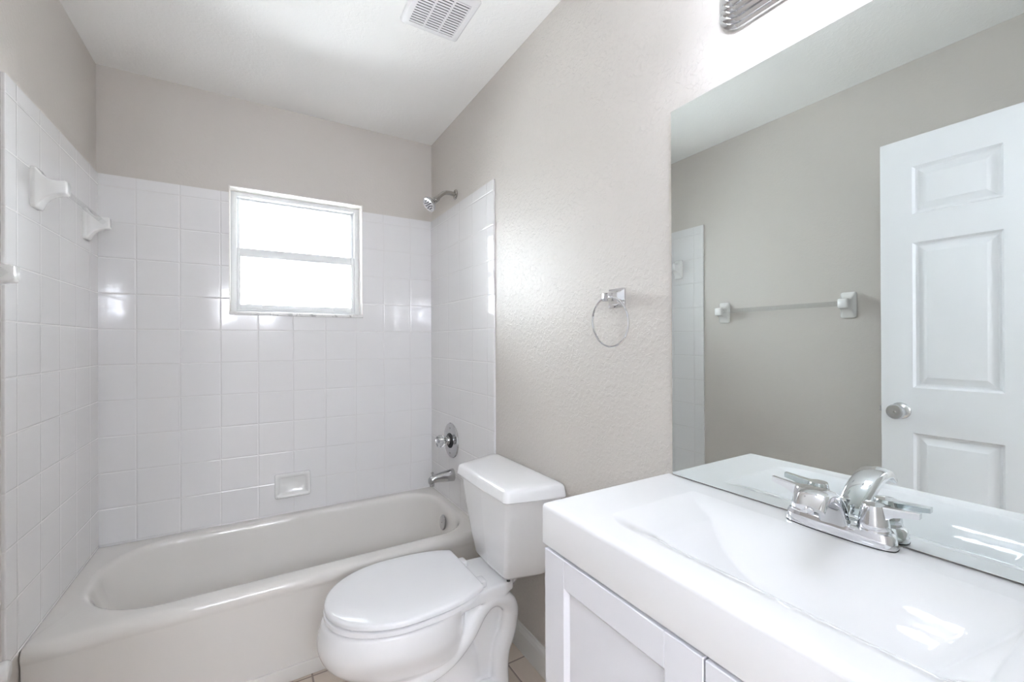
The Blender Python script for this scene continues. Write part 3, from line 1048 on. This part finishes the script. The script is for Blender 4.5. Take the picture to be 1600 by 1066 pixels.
loft(bm, [stad(0.0245, 0.0850, CT + 0.0005), stad(0.0248, 0.0853, CT + 0.0022)], True, True)
link('base_gasket', bm, mt_rubber, fc)
bm = bmesh.new()
loft(bm, [stad(0.0246, 0.0850, CT + 0.0023), stad(0.0244, 0.0846, CT + 0.006), stad(0.0232, 0.0825, CT + 0.020), stad(0.0220, 0.0800, CT + 0.0245), stad(0.0190, 0.0760, CT + 0.0262), stad(0.012, 0.062, CT + 0.0268)])
link('base_plate', bm, mt_chrome, fc, angle=40)
for sg in (1, -1):
    hy = FYC + sg * 0.053
    bm = bmesh.new()
    lathe(bm, [(0, 0), (0.0232, 0), (0.0232, 0.003), (0.0225, 0.0045), (0.0225, 0.0055), (0.0228, 0.0065), (0.0215, 0.014), (0.0180, 0.034), (0.0168, 0.041), (0.0155, 0.0435), (0.009, 0.0446), (0, 0.0448)], (FXC - 0.001, hy, CT + 0.0255), (0, 0, 1), n=36)
    hb = link('handle', bm, mt_chrome, fc, angle=30)
    # flat lever blade that thins towards its tip
    bm = bmesh.new()
    z1 = CT + 0.0255 + 0.0425
    rings = []
    for d, hx, zt, zb in ((0.008, 0.0095, z1 + 0.001, z1 - 0.026), (0.018, 0.0080, z1 + 0.0014, z1 - 0.019), (0.028, 0.0070, z1 + 0.0022, z1 - 0.0125), (0.042, 0.0064, z1 + 0.0034, z1 - 0.008), (0.054, 0.0062, z1 + 0.0046, z1 - 0.0055), (0.060, 0.0056, z1 + 0.0050, z1 - 0.0045)):
        yy = hy + sg * d
        rings.append([(FXC - hx, yy, zb), (FXC + hx, yy, zb), (FXC + hx, yy, zt - 0.002), (FXC + hx - 0.002, yy, zt), (FXC - hx + 0.002, yy, zt), (FXC - hx, yy, zt - 0.002)])
    loft(bm, rings)
    link('lever', bm, mt_chrome, hb, angle=30)
# spout: a broad blade that climbs forward and turns down
bm = bmesh.new()
pathS = smooth_path([(FXC - 0.004, FYC, CT + 0.006), (FXC - 0.018, FYC, CT + 0.036), (FXC - 0.046, FYC - 0.003, CT + 0.066), (FXC - 0.080, FYC - 0.006, CT + 0.084), (FXC - 0.106, FYC - 0.008, CT + 0.085), (FXC - 0.124, FYC - 0.010, CT + 0.070)], 6)
rings = []
for i, p in enumerate(pathS):
    a = pathS[max(i - 1, 0)]
    b = pathS[min(i + 1, len(pathS) - 1)]
    d = (b - a).normalized()
    sdv = Vector((0, 1, 0))
    up = sdv.cross(d).normalized()
    if up.z < 0 and abs(d.z) < 0.99:
        up = -up
    s = i / (len(pathS) - 1)
    hw = 0.0215 + 0.002 * math.sin(PI * s)
    ht = 0.0135 - 0.0075 * s
    q = rrect(-hw, hw, -ht, ht, ht * 0.6, 4, 5)
    # crowned top, hollowed underside
    rings.append([tuple(p + sdv * u + up * (v + (0.0045 if v > 0 else 0.0045 * s) * (1 - (u / hw) ** 2))) for u, v in q])
loft(bm, rings)
spt = link('spout', bm, mt_chrome, fc, angle=50)
pe = pathS[-1]
dv = (pathS[-1] - pathS[-2]).normalized()
bm = bmesh.new()
lathe(bm, [(0, 0), (0.007, 0), (0.007, 0.007), (0.006, 0.009), (0, 0.009)], pe - dv * 0.007, dv, n=20)
link('aerator', bm, mt_chrome, spt)
bm = bmesh.new()
lathe(bm, [(0, 0), (0.0026, 0), (0.0026, 0.030), (0.0045, 0.033), (0.0065, 0.036), (0.0068, 0.040), (0.005, 0.0425), (0, 0.0425)], (FXC + 0.0165, FYC, CT + 0.016), (0, 0, 1), n=20)
link('lift_rod', bm, mt_chrome, fc)

# ================================================================ vanity light
LZ = 2.025
vl = thing('vanity_light', (XR, 0.38, LZ), 'chrome ridged vanity light bar on the wall above the mirror', 'light fixture')
bm = bmesh.new()
rings = []
steps = [(0.0, 0.222, 0.066), (0.010, 0.222, 0.066), (0.012, 0.219, 0.063)]
for k in range(5):
    d0 = 0.014 + k * 0.009
    sh_ = k * 0.0075
    steps += [(d0, 0.214 - sh_, 0.058 - sh_), (d0 + 0.002, 0.216 - sh_, 0.060 - sh_), (d0 + 0.005, 0.216 - sh_, 0.060 - sh_), (d0 + 0.007, 0.2135 - sh_, 0.0575 - sh_)]
steps += [(0.060, 0.180, 0.026)]
for d, hy, hz in steps:
    rings.append([(XR - d, q[0], q[1]) for q in rrect(0.38 - hy, 0.38 + hy, LZ - hz, LZ + hz, min(0.05, hz * 0.85), 8, 4)])
loft(bm, rings)
link('ridged_backplate', bm, mt_chrome, vl, angle=25)
for y in (0.505, 0.420, 0.335, 0.250):
    bm = bmesh.new()
    lathe(bm, [(0, 0), (0.020, 0), (0.020, 0.040), (0.017, 0.046), (0, 0.046)], (XR - 0.056, y, LZ), (-1, 0, 0), n=24)
    s_ = link('socket', bm, mt_chrome, vl)
    bm = bmesh.new()
    lathe(bm, [(0.012, 0.0), (0.016, 0.006)] + [(0.040 * math.sin(a), 0.046 - 0.040 * math.cos(a)) for a in [PI * (0.17 + 0.83 * i / 14) for i in range(15)]], (XR - 0.100, y, LZ), (-1, 0, 0), n=28)
    link('globe_bulb', bm, mt_bulb, s_, angle=180)

# ================================================================ ceiling exhaust grille
ev = thing('exhaust_vent', (0.581, 1.475, ZC), 'white exhaust fan grille on the ceiling beside the right wall', 'vent')
vx0_, vx1_, vy0_, vy1_ = 0.467, 0.697, 1.355, 1.590
bm = bmesh.new()


def vr(i, z, r=0.012):
    return [(q[0], q[1], z) for q in rrect(vx0_ + i, vx1_ - i, vy0_ + i, vy1_ - i, r, 4, 2)]


loft(bm, [vr(0.028, ZC - 0.003, 0.003), vr(0.028, ZC - 0.0135, 0.003), vr(0.010, ZC - 0.0135, 0.010), vr(0.003, ZC - 0.009, 0.012), vr(0, ZC - 0.004, 0.012), vr(0, ZC - 0.0005, 0.012)], False, True)
link('grille_frame', bm, mt_vent, ev, angle=30)
link('duct_opening', B(vx0_ + 0.026, vx1_ - 0.026, vy0_ + 0.026, vy1_ - 0.026, ZC - 0.0035, ZC - 0.001), mt_ventd, ev, smooth=False)
ny = 14
pit = (vy1_ - vy0_ - 0.056) / ny
for k in range(ny):
    yy = vy0_ + 0.028 + pit * (k + 0.5)
    link('slat', B(vx0_ + 0.026, vx1_ - 0.026, yy - pit * 0.29, yy + pit * 0.29, ZC - 0.0130, ZC - 0.0112), mt_vent, ev, smooth=False)
for k in (1, 2):
    xx = vx0_ + 0.028 + (vx1_ - vx0_ - 0.056) * k / 3
    link('rib', B(xx - 0.0022, xx + 0.0022, vy0_ + 0.027, vy1_ - 0.027, ZC - 0.0131, ZC - 0.0044), mt_vent, ev, smooth=False)

# ================================================================ door, standing open along the left wall
XD0, XD1, YD0, YD1, ZD0, ZD1 = -0.340, -0.305, -0.045, 0.715, 0.012, 2.040
dr = thing('door_1', (XD0, YD0, 0), 'white six-panel door standing open, seen in the mirror', 'door')
dr['kind'] = 'structure'
bm = bmesh.new()
cols = [(0.050, 0.285), (0.383, 0.618)]
rows = [(0.23, 0.905), (1.078, 1.634), (1.742, 1.926)]
ysd = sorted([YD0, YD1] + [v for c in cols for v in c])
zsd = sorted([ZD0, ZD1] + [v for c in rows for v in c])


def door_face(bm, x, sg):
    for i in range(len(ysd) - 1):
        for j in range(len(zsd) - 1):
            a, b, c, d = ysd[i], ysd[i + 1], zsd[j], zsd[j + 1]
            if i % 2 == 1 and j % 2 == 1:
                rg = []
                for e, dx in ((0, 0), (0.003, 0.0045), (0.007, 0.011), (0.012, 0.0125), (0.016, 0.0125), (0.040, 0.0035), (0.044, 0.003)):
                    xx = x - sg * dx
                    rg.append([(xx, a + e, c + e), (xx, b - e, c + e), (xx, b - e, d - e), (xx, a + e, d - e)])
                loft(bm, rg, False, True)
            else:
                bm.faces.new([bm.verts.new(p) for p in ((x, a, c), (x, b, c), (x, b, d), (x, a, d))])


door_face(bm, XD1, 1)
door_face(bm, XD0, -1)
for a, b in (((YD0, ZD0), (YD1, ZD0)), ((YD1, ZD0), (YD1, ZD1)), ((YD1, ZD1), (YD0, ZD1)), ((YD0, ZD1), (YD0, ZD0))):
    bm.faces.new([bm.verts.new(p) for p in ((XD0, *a), (XD1, *a), (XD1, *b), (XD0, *b))])
bmesh.ops.remove_doubles(bm, verts=bm.verts[:], dist=1e-5)
link('door_leaf', bm, mt_door, dr, angle=12)
for x, sg in ((XD1, 1), (XD0, -1)):
    bm = bmesh.new()
    lathe(bm, [(0, 0), (0.032, 0), (0.032, 0.003), (0.029, 0.007), (0.017, 0.010), (0.012, 0.013), (0.011, 0.030), (0.014, 0.034), (0.024, 0.039), (0.0285, 0.046), (0.0285, 0.054), (0.025, 0.060), (0.018, 0.0615), (0.008, 0.0605), (0, 0.0605)], (x, 0.655, 0.985), (sg, 0, 0), n=36)
    k_ = link('door_knob', bm, mt_steel, dr, angle=40)
    bm = bmesh.new()
    lathe(bm, [(0, 0), (0.005, 0), (0.004, 0.004), (0, 0.004)], (x + sg * 0.060, 0.655, 0.985), (sg, 0, 0), n=14)
    link('lock_button', bm, mt_nickel, k_)
bm = bmesh.new()
box(bm, XD0 + 0.011, XD1 - 0.011, YD1 - 0.001, YD1 + 0.010, 0.975, 0.995, 0.001)
link('latch', bm, mt_steel, dr)
for z in (0.25, 1.02, 1.80):
    bm = bmesh.new()
    lathe(bm, [(0, 0), (0.006, 0), (0.006, 0.09), (0, 0.09)], (XD1 + 0.004, YD0 + 0.0005, z), (0, 0, 1), n=14)
    link('hinge', bm, mt_steel, dr)

# ================================================================ added fill lamps, sconce-shaped (behind the camera, seen only as glints on the tiles)
for x, lab in ((-0.31, 'square white fill lamp added on the hall wall, on the door side'), (0.13, 'square white fill lamp added on the hall wall, on the vanity side')):
    hs = thing('hall_fill_lamp', (x, HY, 1.70), lab, 'added fill lamp', 'fill lamps added in the hall')
    link('wall_plate', B(x - 0.05, x + 0.05, HY, HY + 0.02, 1.64, 1.76, 0.004), mt_steel, hs)
    link('arm', B(x - 0.01, x + 0.01, HY + 0.018, HY + 0.041, 1.69, 1.71, 0.002), mt_steel, hs)
    link('glass_shade', B(x - 0.08, x + 0.08, HY + 0.04, HY + 0.12, 1.55, 1.85, 0.008), mt_hall_fill, hs)

for o in bpy.data.objects:
    if '_o' in o:
        del o['_o']
